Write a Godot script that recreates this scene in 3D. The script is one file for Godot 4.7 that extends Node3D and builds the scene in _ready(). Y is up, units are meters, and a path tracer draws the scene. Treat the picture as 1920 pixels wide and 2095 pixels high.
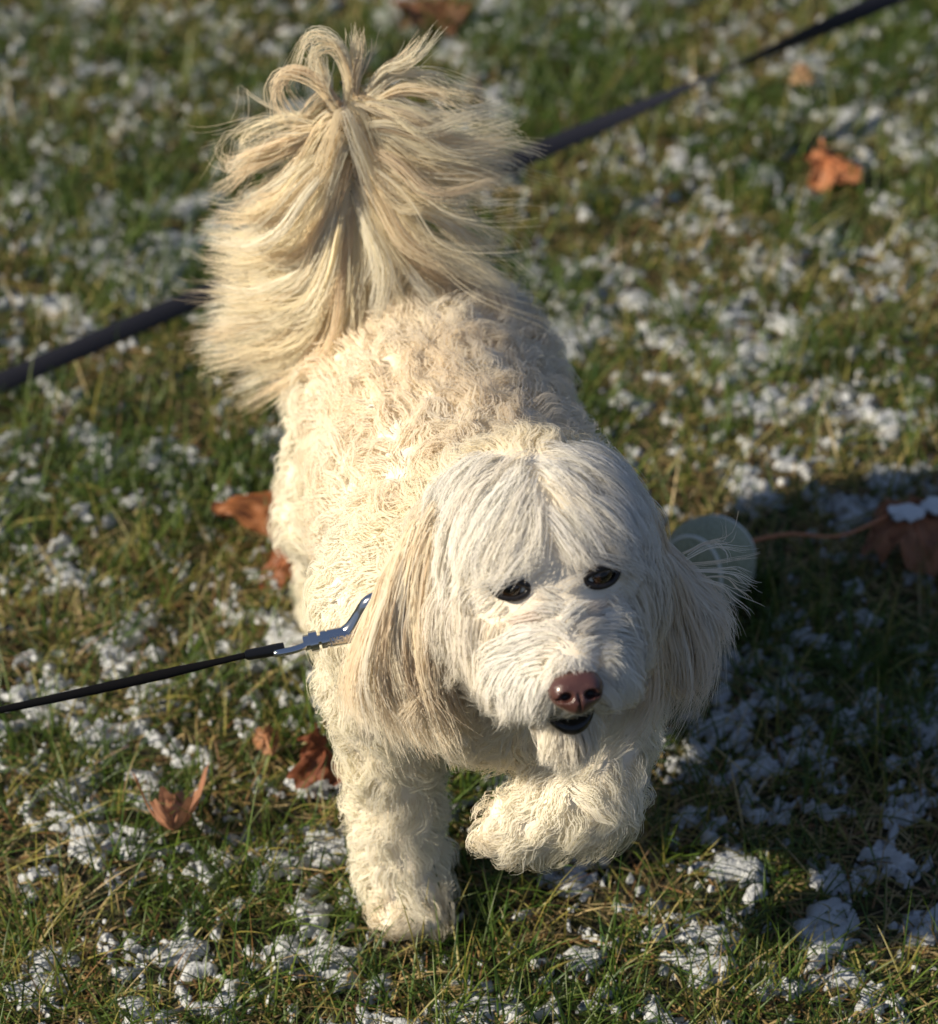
extends Node3D

var rng := RandomNumberGenerator.new()
var curl_noise := FastNoiseLite.new()
var lawn_noise := FastNoiseLite.new()
var snow_noise := FastNoiseLite.new()
var fine_noise := FastNoiseLite.new()


const SNOW := 0.175


# ---------------------------------------------------------------- helpers
func material(color: Color, rough := 0.8, metal := 0.0) -> StandardMaterial3D:
	var m := StandardMaterial3D.new()
	m.albedo_color = color.linear_to_srgb()
	m.roughness = rough
	m.metallic = metal
	return m


func tinted(rough: float, backlight := 0.0, specular := 0.5) -> StandardMaterial3D:
	var m := StandardMaterial3D.new()
	m.vertex_color_use_as_albedo = true
	m.roughness = rough
	m.metallic_specular = specular
	if backlight > 0.0:
		m.backlight_enabled = true
		m.backlight = Color(backlight, backlight, backlight).linear_to_srgb()
	return m


func tag(o: Node, label: String, category: String, group := "", kind := "") -> void:
	if label: o.set_meta("label", label)
	if category: o.set_meta("category", category)
	if group: o.set_meta("group", group)
	if kind: o.set_meta("kind", kind)


func thing(called: String, at: Vector3, label: String, category: String, group := "") -> Node3D:
	var o := Node3D.new()
	o.name = called
	o.position = at
	add_child(o, true)
	tag(o, label, category, group)
	return o


func part(called: String, mesh: Mesh, m: Material, parent: Node, at := Transform3D()) -> MeshInstance3D:
	var o := MeshInstance3D.new()
	o.name = called
	o.mesh = mesh
	o.material_override = m
	o.transform = at
	parent.add_child(o, true)
	return o


func arrays_mesh(v: PackedVector3Array, n: PackedVector3Array, i: PackedInt32Array, c := PackedColorArray(), uv := PackedVector2Array()) -> ArrayMesh:
	var a := []
	a.resize(Mesh.ARRAY_MAX)
	a[Mesh.ARRAY_VERTEX] = v
	a[Mesh.ARRAY_NORMAL] = n
	a[Mesh.ARRAY_INDEX] = i
	if c.size(): a[Mesh.ARRAY_COLOR] = c
	if uv.size(): a[Mesh.ARRAY_TEX_UV] = uv
	var mesh := ArrayMesh.new()
	mesh.add_surface_from_arrays(Mesh.PRIMITIVE_TRIANGLES, a)
	return mesh


# a round tube through points, with a radius at each, closed ends; squash flattens it along its own "up"
func tube(points: PackedVector3Array, radii: PackedFloat32Array, sides := 10, squash := 1.0, up := Vector3.UP) -> ArrayMesh:
	var v := PackedVector3Array()
	var n := PackedVector3Array()
	var idx := PackedInt32Array()
	var count := points.size()
	var b := Vector3.ZERO
	for i in count:
		var t := (points[mini(i + 1, count - 1)] - points[maxi(i - 1, 0)]).normalized()
		if i == 0:
			b = t.cross(up)
			if b.length() < 0.05: b = t.cross(Vector3.RIGHT)
		b = (b - t * b.dot(t)).normalized()
		var w := b.cross(t)
		for k in sides:
			var a := TAU * k / sides
			v.append(points[i] + (b * cos(a) + w * sin(a) * squash) * radii[i])
			n.append((b * cos(a) * squash + w * sin(a)).normalized())
	for i in count - 1:
		for k in sides:
			var p := i * sides + k
			var q := i * sides + (k + 1) % sides
			idx.append_array([p, q, p + sides, q, q + sides, p + sides])
	for e in 2:
		var ring := 0 if e == 0 else (count - 1) * sides
		var t2 := (points[0] - points[1]).normalized() if e == 0 else (points[count - 1] - points[count - 2]).normalized()
		var first := v.size()
		v.append(points[0 if e == 0 else count - 1])
		n.append(t2)
		for k in sides:
			v.append(v[ring + k])
			n.append(t2)
		for k in sides:
			var p2 := first + 1 + k
			var q2 := first + 1 + (k + 1) % sides
			if e == 0: idx.append_array([first, q2, p2])
			else: idx.append_array([first, p2, q2])
	return arrays_mesh(v, n, idx)


func spline(points: Array, steps: int) -> PackedVector3Array:
	var out := PackedVector3Array()
	var m := points.size()
	for s in steps + 1:
		var x := float(s) / steps * (m - 1)
		var i := mini(int(x), m - 2)
		var f := x - i
		var p0: Vector3 = points[maxi(i - 1, 0)]
		var p1: Vector3 = points[i]
		var p2: Vector3 = points[i + 1]
		var p3: Vector3 = points[mini(i + 2, m - 1)]
		out.append(p1.cubic_interpolate(p2, p0, p3, f))
	return out


# surface nets over a field sampled on a grid; returns [vertices, normals, indices]
func nets(g: PackedFloat32Array, nx: int, ny: int, nz: int, lo: Vector3, h: float) -> Array:
	var v := PackedVector3Array()
	var n := PackedVector3Array()
	var idx := PackedInt32Array()
	var cell := PackedInt32Array()
	cell.resize(nx * ny * nz)
	cell.fill(-1)
	var sy := nx
	var sz := nx * ny
	var off := [0, 1, sy, sy + 1, sz, sz + 1, sz + sy, sz + sy + 1]
	var edges := [[0, 1], [2, 3], [4, 5], [6, 7], [0, 2], [1, 3], [4, 6], [5, 7], [0, 4], [1, 5], [2, 6], [3, 7]]
	var corner := []
	for k in 8: corner.append(Vector3(k & 1, (k >> 1) & 1, (k >> 2) & 1))
	for z in nz - 1:
		for y in ny - 1:
			var at := z * sz + y * sy
			for x in nx - 1:
				var c := at + x
				var d0 := g[c]
				if d0 > h * 2.5 or d0 < -h * 2.5:
					continue
				var inside := 0
				for k in 8:
					if g[c + off[k]] < 0.0: inside += 1
				if inside == 0 or inside == 8:
					continue
				var sum := Vector3.ZERO
				var m := 0
				for e in edges:
					var a := g[c + off[e[0]]]
					var b := g[c + off[e[1]]]
					if (a < 0.0) != (b < 0.0):
						sum += corner[e[0]].lerp(corner[e[1]], a / (a - b))
						m += 1
				var grad := Vector3(g[c + 1] - d0 + g[c + sy + sz + 1] - g[c + sy + sz], g[c + sy] - d0 + g[c + 1 + sy + sz] - g[c + 1 + sz], g[c + sz] - d0 + g[c + 1 + sy + sz] - g[c + 1 + sy])
				cell[c] = v.size()
				v.append(lo + (Vector3(x, y, z) + sum / m) * h)
				n.append(grad.normalized())
	for z in range(1, nz - 1):
		for y in range(1, ny - 1):
			for x in range(1, nx - 1):
				var c := z * sz + y * sy + x
				if cell[c] < 0:
					continue
				var here := g[c] < 0.0
				for axis in 3:
					var step: int = [1, sy, sz][axis]
					var s1: int = [sy, sz, 1][axis]
					var s2: int = [sz, 1, sy][axis]
					if here == (g[c + step] < 0.0):
						continue
					var a := cell[c]
					var b := cell[c - s1]
					var d := cell[c - s1 - s2]
					var e2 := cell[c - s2]
					if a < 0 or b < 0 or d < 0 or e2 < 0:
						continue
					if here: idx.append_array([a, d, b, a, e2, d])
					else: idx.append_array([a, b, d, a, d, e2])
	return [v, n, idx]


# ---------------------------------------------------------------- hair
class Hair:
	var v := PackedVector3Array()
	var n := PackedVector3Array()
	var c := PackedColorArray()
	var i := PackedInt32Array()
	var r := RandomNumberGenerator.new()

	# one lock: hairs gathered round a centre line; w0, w1, w2 are the lock's half widths at root, middle and tip
	func lock(line: PackedVector3Array, face: Vector3, w0: float, w1: float, w2: float, hairs: int, thick: float, tint: Color, frizz := 0.0015, flat := 1.0, soft := 0.2) -> void:
		var count := line.size()
		var bs := PackedVector3Array()
		var ns := PackedVector3Array()
		var ws := PackedFloat32Array()
		for k in count:
			var t := (line[mini(k + 1, count - 1)] - line[maxi(k - 1, 0)]).normalized()
			var b := t.cross(face)
			if b.length_squared() < 0.01: b = t.cross(face + Vector3(0.3, 0.1, 0.2))
			b = b.normalized()
			bs.append(b)
			ns.append(b.cross(t))
			var s := float(k) / (count - 1)
			ws.append(lerpf(lerpf(w0, w1, minf(s * 2.0, 1.0)), w2, clampf(s * 2.0 - 1.0, 0.0, 1.0)))
		for h in hairs:
			var a := r.randf() * TAU
			var q := sqrt(r.randf())
			var du := cos(a) * q
			var dv := sin(a) * q * flat
			var sa := r.randf_range(-0.6, 0.6)
			var ca := cos(sa)
			sa = sin(sa)
			var jit := Vector3(r.randfn(), r.randfn(), r.randfn()) * frizz
			var own := thick * r.randf_range(0.7, 1.25)
			var reach := r.randf_range(0.82, 1.06)
			var k1 := r.randf_range(0.95, 1.04)
			var col := Color(tint.r * k1, tint.g * k1, tint.b * (k1 + r.randf_range(-0.03, 0.03)))
			var first := v.size()
			for k in count:
				var s := float(k) / (count - 1)
				var o := bs[k] * du + ns[k] * dv
				var p := line[k] + o * ws[k] + jit * (s * s * 2.0)
				if reach != 1.0 and k == count - 1:
					p = v[v.size() - 1].lerp(p, reach)
				var side := bs[k] * ca + ns[k] * sa
				var hw := own * 0.5 * (1.0 - 0.75 * s * s)
				var n0 := (face * 0.85 + ns[k] * 0.25).normalized() + o * soft
				v.append(p - side * hw)
				v.append(p + side * hw)
				n.append((n0 - side * 0.2).normalized())
				n.append((n0 + side * 0.2).normalized())
				c.append(col)
				c.append(col)
			for k in count - 1:
				var p2 := first + k * 2
				i.append(p2); i.append(p2 + 2); i.append(p2 + 1)
				i.append(p2 + 1); i.append(p2 + 2); i.append(p2 + 3)

	func mesh() -> ArrayMesh:
		var a := []
		a.resize(Mesh.ARRAY_MAX)
		a[Mesh.ARRAY_VERTEX] = v
		a[Mesh.ARRAY_NORMAL] = n
		a[Mesh.ARRAY_COLOR] = c
		a[Mesh.ARRAY_INDEX] = i
		var m := ArrayMesh.new()
		m.add_surface_from_arrays(Mesh.PRIMITIVE_TRIANGLES, a)
		return m


# ---------------------------------------------------------------- the place
func _ready() -> void:
	rng.seed = 7
	curl_noise.seed = 3; curl_noise.frequency = 1.0
	curl_noise.fractal_type = FastNoiseLite.FRACTAL_NONE
	lawn_noise.seed = 11; lawn_noise.frequency = 1.0; lawn_noise.fractal_octaves = 3
	snow_noise.seed = 23; snow_noise.frequency = 1.0; snow_noise.fractal_octaves = 4
	snow_noise.fractal_gain = 0.62
	fine_noise.seed = 5; fine_noise.frequency = 1.0; fine_noise.fractal_octaves = 2

	var camera := Camera3D.new()
	camera.name = "camera"
	var lens := CameraAttributesPhysical.new()
	lens.frustum_focal_length = 113.7
	lens.frustum_focus_distance = 1.98
	lens.exposure_aperture = 6.0
	camera.attributes = lens
	add_child(camera)
	camera.position = Vector3(0, 1.5, 2.0)
	camera.rotation_degrees = Vector3(-37, 0, 0)
	camera.fov = 17.5
	camera.near = 0.05
	camera.far = 300.0
	camera.current = true

	var env := Environment.new()
	env.background_mode = Environment.BG_SKY
	var sky_look := ProceduralSkyMaterial.new()
	sky_look.sky_top_color = Color(0.48, 0.57, 0.73)
	sky_look.sky_horizon_color = Color(0.70, 0.78, 0.88)
	sky_look.ground_horizon_color = Color(0.30, 0.30, 0.26)
	sky_look.ground_bottom_color = Color(0.16, 0.16, 0.12)
	sky_look.sky_energy_multiplier = 0.7
	sky_look.sun_angle_max = 12.0
	var sky := Sky.new()
	sky.sky_material = sky_look
	env.sky = sky
	env.tonemap_mode = Environment.TONE_MAPPER_LINEAR
	env.tonemap_exposure = 1.19
	env.sdfgi_enabled = true
	env.ssao_enabled = true
	env.ssil_enabled = true
	var we := WorldEnvironment.new()
	we.name = "environment"
	we.environment = env
	add_child(we)

	var sun := DirectionalLight3D.new()
	sun.name = "sun"
	sun.light_energy = 1.6
	sun.light_color = Color(1.0, 0.945, 0.85)
	sun.light_angular_distance = 0.5
	sun.shadow_enabled = true
	add_child(sun)
	sun.look_at_from_position(Vector3.ZERO, Vector3(0.80, -0.54, -0.24), Vector3.UP)

	build_ground()
	build_snow()
	build_grass()
	build_ball()
	build_leaves()
	build_strap()
	build_dog()
	build_leash()


# ---------------------------------------------------------------- ground, snow, grass
func snowiness(x: float, z: float) -> float:
	var wx := x + 0.02 * fine_noise.get_noise_2d(x * 22.0, z * 22.0)
	var wz := z + 0.02 * fine_noise.get_noise_2d(x * 22.0 + 71.0, z * 22.0)
	var big := snow_noise.get_noise_2d(wx * 4.0, wz * 4.0 + 40.0)
	var mid := snow_noise.get_noise_2d(wx * 20.0 + 90.0, wz * 20.0)
	var small := fine_noise.get_noise_2d(wx * 95.0 + 13.0, wz * 95.0)
	return big * 0.42 + mid * 0.8 + small * 0.42


func greenness(x: float, z: float) -> float:
	var worn := 0.46 * exp(-((x - 0.27) * (x - 0.27) * 14.0 + (z + 0.1) * (z + 0.1) * 12.0)) + 0.2 * exp(-((x + 0.2) * (x + 0.2) * 30.0 + (z - 0.25) * (z - 0.25) * 30.0))
	return 0.06 - worn + lawn_noise.get_noise_2d(x * 5.0, z * 5.0) * 1.1 + 0.35 * lawn_noise.get_noise_2d(x * 19.0 + 30.0, z * 19.0)


func build_ground() -> void:
	var grain := FastNoiseLite.new()
	grain.seed = 9; grain.frequency = 0.03; grain.fractal_octaves = 5
	var ramp := Gradient.new()
	ramp.offsets = PackedFloat32Array([0.0, 0.35, 0.6, 1.0])
	ramp.colors = PackedColorArray([Color(0.10, 0.085, 0.05), Color(0.19, 0.17, 0.08), Color(0.22, 0.25, 0.09), Color(0.42, 0.34, 0.20)])
	var tex := NoiseTexture2D.new()
	tex.noise = grain; tex.width = 1024; tex.height = 1024; tex.seamless = true; tex.color_ramp = ramp
	var bump := NoiseTexture2D.new()
	bump.noise = grain; bump.width = 1024; bump.height = 1024; bump.seamless = true
	var m := StandardMaterial3D.new()
	m.albedo_texture = tex
	m.roughness = 0.95
	m.uv1_triplanar = true; m.uv1_world_triplanar = true
	m.uv1_scale = Vector3(2.3, 2.3, 2.3)
	m.heightmap_enabled = true
	m.heightmap_texture = bump
	m.heightmap_scale = 1.2
	var plane := PlaneMesh.new()
	plane.size = Vector2(120, 120)
	var o := part("ground", plane, m, self)
	tag(o, "dark thatch and soil under the winter lawn", "ground", "", "structure")


func build_snow() -> void:
	var step := 0.0038
	var x0 := -1.0
	var z0 := -1.5
	var nx := 527
	var nz := 632
	var hs := PackedFloat32Array()
	hs.resize(nx * nz)
	for j in nz:
		var z := z0 + j * step
		for i in nx:
			var x := x0 + i * step
			var s := snowiness(x, z) - SNOW
			var h := -0.008
			if s > -0.12:
				h = s * 0.06
				if s > 0.0: h = 0.0028 * pow(minf(s / 0.3, 1.0), 0.6)
				h += 0.0022 * fine_noise.get_noise_2d(x * 45.0, z * 45.0) + 0.0016 * fine_noise.get_noise_2d(x * 150.0, z * 150.0)
				h += 0.004
			hs[j * nx + i] = h
	var ids := PackedInt32Array()
	ids.resize(nx * nz)
	ids.fill(-1)
	var v := PackedVector3Array()
	var n := PackedVector3Array()
	var idx := PackedInt32Array()
	for j in range(1, nz - 2):
		for i in range(1, nx - 2):
			var a := j * nx + i
			if hs[a] < 0.003 and hs[a + 1] < 0.003 and hs[a + nx] < 0.003 and hs[a + nx + 1] < 0.003:
				continue
			for k in [a, a + 1, a + nx, a + nx + 1]:
				if ids[k] < 0:
					ids[k] = v.size()
					var ki: int = k % nx
					var kj: int = k / nx
					v.append(Vector3(x0 + ki * step + 0.002 * fine_noise.get_noise_2d(ki * 3.1, kj * 2.7), hs[k], z0 + kj * step + 0.002 * fine_noise.get_noise_2d(ki * 2.3 + 50.0, kj * 3.7)))
					n.append(Vector3(hs[k - 1] - hs[k + 1], 2.0 * step, hs[k - nx] - hs[k + nx]).normalized())
			idx.append_array([ids[a], ids[a + 1], ids[a + nx], ids[a + 1], ids[a + nx + 1], ids[a + nx]])
	var crust := FastNoiseLite.new()
	crust.seed = 31; crust.frequency = 0.08; crust.fractal_octaves = 4
	var bump := NoiseTexture2D.new()
	bump.noise = crust; bump.width = 512; bump.height = 512; bump.seamless = true
	var m := material(Color(0.50, 0.525, 0.55), 0.6)
	m.uv1_triplanar = true; m.uv1_world_triplanar = true
	m.uv1_scale = Vector3(9, 9, 9)
	m.heightmap_enabled = true
	m.heightmap_texture = bump
	m.heightmap_scale = 0.12
	var root := thing("snow", Vector3.ZERO, "thin patchy snow lying between the grass blades", "snow")
	tag(root, "", "", "", "stuff")
	var o := part("snow_patches", arrays_mesh(v, n, idx), m, root)
	tag(o, "", "", "", "stuff")
	# loose crumbs of snow caught on blades and at the edges of the patches
	var crumb := SphereMesh.new()
	crumb.radius = 1.0; crumb.height = 1.7; crumb.radial_segments = 7; crumb.rings = 4
	var a := crumb.get_mesh_arrays()
	var cv: PackedVector3Array = a[Mesh.ARRAY_VERTEX]
	for k in cv.size():
		cv[k] *= 1.0 + 0.9 * fine_noise.get_noise_3d(cv[k].x * 2.2, cv[k].y * 2.2, cv[k].z * 2.2)
	a[Mesh.ARRAY_VERTEX] = cv
	var cm := ArrayMesh.new()
	cm.add_surface_from_arrays(Mesh.PRIMITIVE_TRIANGLES, a)
	var spots: Array[Transform3D] = []
	var tries := 0
	while spots.size() < 3500 and tries < 90000:
		tries += 1
		var x := rng.randf_range(-0.85, 0.85)
		var z := rng.randf_range(-1.3, 0.85)
		var s := snowiness(x, z)
		if s < 0.06 or rng.randf() > clampf((s - 0.06) * 5.0, 0.03, 0.8):
			continue
		var sz := rng.randf_range(0.0006, 0.0016) * (1.0 + 0.8 * rng.randf() * rng.randf())
		var bas := Basis.from_euler(Vector3(rng.randf() * TAU, rng.randf() * TAU, 0)).scaled(Vector3(sz * rng.randf_range(0.8, 1.5), sz * 0.8, sz * rng.randf_range(0.8, 1.5)))
		spots.append(Transform3D(bas, Vector3(x, rng.randf_range(0.003, 0.012), z)))
	scatter("snow_crumbs", cm, m, spots, [], root)


func scatter(called: String, mesh: Mesh, m: Material, spots: Array[Transform3D], colors: Array, parent: Node) -> void:
	var mm := MultiMesh.new()
	mm.transform_format = MultiMesh.TRANSFORM_3D
	mm.use_colors = colors.size() > 0
	mm.mesh = mesh
	mm.instance_count = spots.size()
	for k in spots.size():
		mm.set_instance_transform(k, spots[k])
		if colors.size(): mm.set_instance_color(k, colors[k])
	var o := MultiMeshInstance3D.new()
	o.name = called
	o.multimesh = mm
	o.material_override = m
	parent.add_child(o, true)
	tag(o, "", "", "", "stuff")


# one bent blade added to the arrays; lie = how far it leans over
func blade(v: PackedVector3Array, n: PackedVector3Array, c: PackedColorArray, idx: PackedInt32Array, root: Vector3, length: float, lie: float, wide: float, col: Color) -> void:
	var yaw := rng.randf() * TAU
	var out := Vector3(cos(yaw), 0, sin(yaw))
	var lean := clampf(lie + rng.randfn() * 0.3, 0.0, 1.45)
	var bend := rng.randf_range(0.1, 1.1) * (0.4 + lie)
	var side := out.cross(Vector3.UP).rotated(Vector3.UP, rng.randfn() * 0.6)
	var p := root
	var steps := 4
	var w := wide * rng.randf_range(0.7, 1.3)
	var tw := rng.randfn() * 0.5
	var first := v.size()
	for s in steps + 1:
		var f := float(s) / steps
		var ang := minf(lean + bend * f, 1.75)
		var dir := out * sin(ang) + Vector3.UP * cos(ang)
		if s > 0: p += dir * length / steps
		if p.y < 0.001 and s > 0: p.y = 0.001 + 0.001 * f
		var sd := side.rotated(dir, tw * f)
		var hw := w * 0.5 * (1.0 - f * f * 0.92)
		var nn := sd.cross(dir).normalized()
		v.append(p - sd * hw); v.append(p + sd * hw)
		n.append((nn - sd * 0.35).normalized()); n.append((nn + sd * 0.35).normalized())
		c.append(col); c.append(col)
	for s in steps:
		var q := first + s * 2
		idx.append_array([q, q + 2, q + 1, q + 1, q + 2, q + 3])


const TILE := 0.05


# a square of turf: how many green and dry blades grow on it
func turf(green: int, dry: int, tall: int, olive: float) -> ArrayMesh:
	var v := PackedVector3Array()
	var n := PackedVector3Array()
	var c := PackedColorArray()
	var idx := PackedInt32Array()
	var clumps := []
	for k in 5: clumps.append(Vector3(rng.randf_range(-0.5, 0.5), 0, rng.randf_range(-0.5, 0.5)) * TILE)
	for k in green + dry + tall:
		var root := Vector3(rng.randf_range(-0.55, 0.55), 0, rng.randf_range(-0.55, 0.55)) * TILE
		var is_dry := k >= green + tall
		if not is_dry and rng.randf() < 0.55:
			root = (clumps[rng.randi() % 5] as Vector3) + Vector3(rng.randfn(), 0, rng.randfn()) * 0.006
		root.y = -0.003
		var col: Color
		if is_dry:
			col = Color(0.36, 0.25, 0.10).lerp(Color(0.50, 0.40, 0.21), rng.randf())
			if rng.randf() < 0.28: col = Color(0.23, 0.125, 0.05)
		else:
			col = Color(0.036, 0.088, 0.013).lerp(Color(0.110, 0.160, 0.023), rng.randf())
			if rng.randf() < olive: col = Color(0.27, 0.24, 0.06)
		var k1 := rng.randf_range(0.7, 1.3)
		col = Color(col.r * k1, col.g * k1, col.b * k1)
		if is_dry and rng.randf() < 0.12: blade(v, n, c, idx, root, rng.randf_range(0.030, 0.060), 0.75, 0.0013, col)
		elif is_dry: blade(v, n, c, idx, root, rng.randf_range(0.015, 0.042), 1.25, 0.0018, col)
		elif k >= green: blade(v, n, c, idx, root, rng.randf_range(0.045, 0.080), 0.55, 0.0014, col)
		else: blade(v, n, c, idx, root, rng.randf_range(0.020, 0.050), rng.randf_range(0.3, 0.9), 0.0016, col)
	return arrays_mesh(v, n, idx, c)


func build_grass() -> void:
	var root := thing("grass", Vector3.ZERO, "short green and straw coloured lawn grass", "grass")
	tag(root, "", "", "", "stuff")
	var look := tinted(0.45, 0.45)
	# rows: lush, mixed, strawy, sparse among snow
	var classes := [[96, 14, 16, 0.06], [70, 34, 12, 0.22], [40, 60, 9, 0.45], [60, 26, 11, 0.15]]
	var each := 5
	var meshes := []
	var spots := []
	for k in classes.size() * each:
		var q: Array = classes[k / each]
		meshes.append(turf(q[0], q[1], q[2], q[3]))
		spots.append([] as Array[Transform3D])
	var z := -1.5
	while z < 0.95:
		var x := -1.0
		while x < 1.0:
			var px := x + rng.randf_range(-0.012, 0.012)
			var pz := z + rng.randf_range(-0.012, 0.012)
			var g := greenness(px, pz) + rng.randfn() * 0.12
			var kind := 1
			if g > 0.12: kind = 0
			elif g < -0.14: kind = 2
			var snowy := 0
			for o in [[0.0, 0.0], [0.016, 0.016], [-0.016, 0.016], [0.016, -0.016], [-0.016, -0.016]]:
				if snowiness(px + o[0], pz + o[1]) > SNOW: snowy += 1
			if snowy >= 3: kind = 3
			var bas := Basis(Vector3.UP, rng.randf() * TAU)
			bas = bas.scaled(Vector3(1, rng.randf_range(0.8, 1.15), 1))
			spots[kind * each + rng.randi() % each].append(Transform3D(bas, Vector3(px, 0.004 if kind == 3 else 0.0, pz)))
			x += TILE
		z += TILE
	for k in meshes.size():
		scatter("grass_blades", meshes[k], look, spots[k], [], root)


# ---------------------------------------------------------------- ball, leaves, strap
func build_ball() -> void:
	var o := thing("tennis_ball", Vector3(0.172, 0.0, 0.118), "faded grey green tennis ball lying on the grass behind the dog", "ball")
	o.rotation = Vector3(1.3, 0.5, 0.3)
	o.position.y = 0.037
	var felt := FastNoiseLite.new()
	felt.frequency = 0.12; felt.fractal_octaves = 3
	var bump := NoiseTexture2D.new()
	bump.noise = felt; bump.width = 256; bump.height = 256; bump.seamless = true
	var ramp := Gradient.new()
	ramp.set_color(0, Color(0.46, 0.48, 0.38)); ramp.set_color(1, Color(0.76, 0.77, 0.66))
	var tone := NoiseTexture2D.new()
	tone.noise = felt; tone.width = 256; tone.height = 256; tone.seamless = true; tone.color_ramp = ramp
	var m := StandardMaterial3D.new()
	m.albedo_texture = tone
	m.roughness = 1.0
	m.uv1_triplanar = true
	m.uv1_scale = Vector3(12, 12, 12)
	m.heightmap_enabled = true; m.heightmap_texture = bump; m.heightmap_scale = 0.25
	m.rim_enabled = true; m.rim = 0.5
	var ball := SphereMesh.new()
	ball.radius = 0.0335; ball.height = 0.067; ball.radial_segments = 48; ball.rings = 24
	part("felt_cover", ball, m, o)
	var line := PackedVector3Array()
	var radii := PackedFloat32Array()
	for k in 121:
		var t := TAU * k / 120.0
		var p := Vector3(cos(t) + 0.42 * cos(3.0 * t) * 0.9, sin(t) - 0.42 * sin(3.0 * t) * 0.9, 0.95 * sin(2.0 * t))
		line.append(p.normalized() * 0.0333)
		radii.append(0.0013)
	part("seam", tube(line, radii, 6), material(Color(0.75, 0.77, 0.72), 0.7), o)


# a dry, curled leaf: size in metres, lobes, curl round its midrib, cup along it; points for the stem in the leaf's own axes
func leaf(label: String, at: Vector3, turn: Vector3, size: float, lobes: float, curl: float, cup: float, color: Color, seed_at: float, stem: Array, snow := false) -> void:
	var o := thing("dry_leaf", at, label, "leaf", "dry leaves fallen on the lawn")
	o.rotation = turn
	var v := PackedVector3Array()
	var n := PackedVector3Array()
	var c := PackedColorArray()
	var idx := PackedInt32Array()
	var rings := 9
	var rays := 56
	var pos := func(f: float, a: float) -> Vector3:
		var r := 0.62 + 0.22 * cos(a) + lobes * (0.5 * absf(cos(a * 2.5)) - 0.2) + 0.05 * sin(a * 13.0 + seed_at) + 0.07 * fine_noise.get_noise_2d(cos(a) * 3.0 + seed_at, sin(a) * 3.0)
		var x := sin(a) * r * f
		var z := cos(a) * r * f
		var y := -curl * x * x + cup * z * z
		y += 0.22 * f * fine_noise.get_noise_2d(x * 2.6 + seed_at * 3.0, z * 2.6) + 0.05 * f * sin(a * 9.0 + seed_at)
		y += 0.05 * absf(sin(a * 2.5)) * f
		# rolled edges
		var bend := clampf(absf(x) * curl * 0.9, 0.0, 1.5)
		x = signf(x) * sin(bend) / maxf(curl * 0.9, 0.01) if curl > 0.1 else x
		return Vector3(x, y, z) * size
	for i in rings + 1:
		for k in rays:
			var a := TAU * k / rays
			var f := float(i) / rings
			var p: Vector3 = pos.call(f, a)
			var p1: Vector3 = pos.call(f + 0.04, a)
			var p2: Vector3 = pos.call(f, a + 0.05)
			var p3: Vector3 = pos.call(maxf(f, 0.05), a) 
			v.append(p)
			var nn := (p1 - p).cross((p2 if i > 0 else pos.call(0.05, a + 0.5)) - p3)
			n.append(-nn.normalized() if nn.length() > 1e-9 else Vector3.UP)
			var t := 0.85 + 0.5 * fine_noise.get_noise_3d(p.x * 90.0, p.y * 90.0, p.z * 90.0 + seed_at)
			c.append(Color(color.r * t, color.g * t, color.b * t))
	for i in rings:
		for k in rays:
			var p := i * rays + k
			var q := i * rays + (k + 1) % rays
			idx.append_array([p, p + rays, q, q, p + rays, q + rays])
	var m := tinted(0.6, 0.3)
	part("leaf_blade", arrays_mesh(v, n, idx, c), m, o)
	var rib := material(Color(color.r * 1.25, color.g * 1.15, color.b * 1.1), 0.6)
	for a in [0.0, 0.9, -0.9, 1.8, -1.8]:
		var pts := PackedVector3Array()
		var rad := PackedFloat32Array()
		for k in 7:
			var f := k / 6.5
			pts.append((pos.call(f, a) as Vector3) + Vector3(0, 0.0006, 0))
			rad.append((0.0011 if a == 0.0 else 0.0008) * (1.0 - f * 0.7))
		part("vein", tube(pts, rad, 5), rib, o)
	if stem.size():
		var line := spline(stem, 14)
		var r2 := PackedFloat32Array()
		for k in line.size(): r2.append(0.0012 + 0.0008 * absf(float(k) / line.size() - 0.3))
		part("leaf_stem", tube(line, r2, 7), rib, o)
	if snow:
		for blob in [Vector3(-0.12, 0, 0.02), Vector3(0.42, 0, -0.12)]:
			var sm := SphereMesh.new()
			sm.radius = 1.0; sm.height = 2.0; sm.radial_segments = 20; sm.rings = 10
			var sa := sm.get_mesh_arrays()
			var sv: PackedVector3Array = sa[Mesh.ARRAY_VERTEX]
			for k in sv.size():
				sv[k] *= 1.0 + 0.5 * fine_noise.get_noise_3d(sv[k].x * 2.0 + blob.x * 9.0, sv[k].y, sv[k].z * 2.0)
			sa[Mesh.ARRAY_VERTEX] = sv
			var am := ArrayMesh.new()
			am.add_surface_from_arrays(Mesh.PRIMITIVE_TRIANGLES, sa)
			part("snow_dusting", am, material(Color(0.54, 0.56, 0.58), 0.6), o, Transform3D(Basis().scaled(Vector3(0.014, 0.002, 0.010)), blob * size + Vector3(0, 0.003, 0)))


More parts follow.
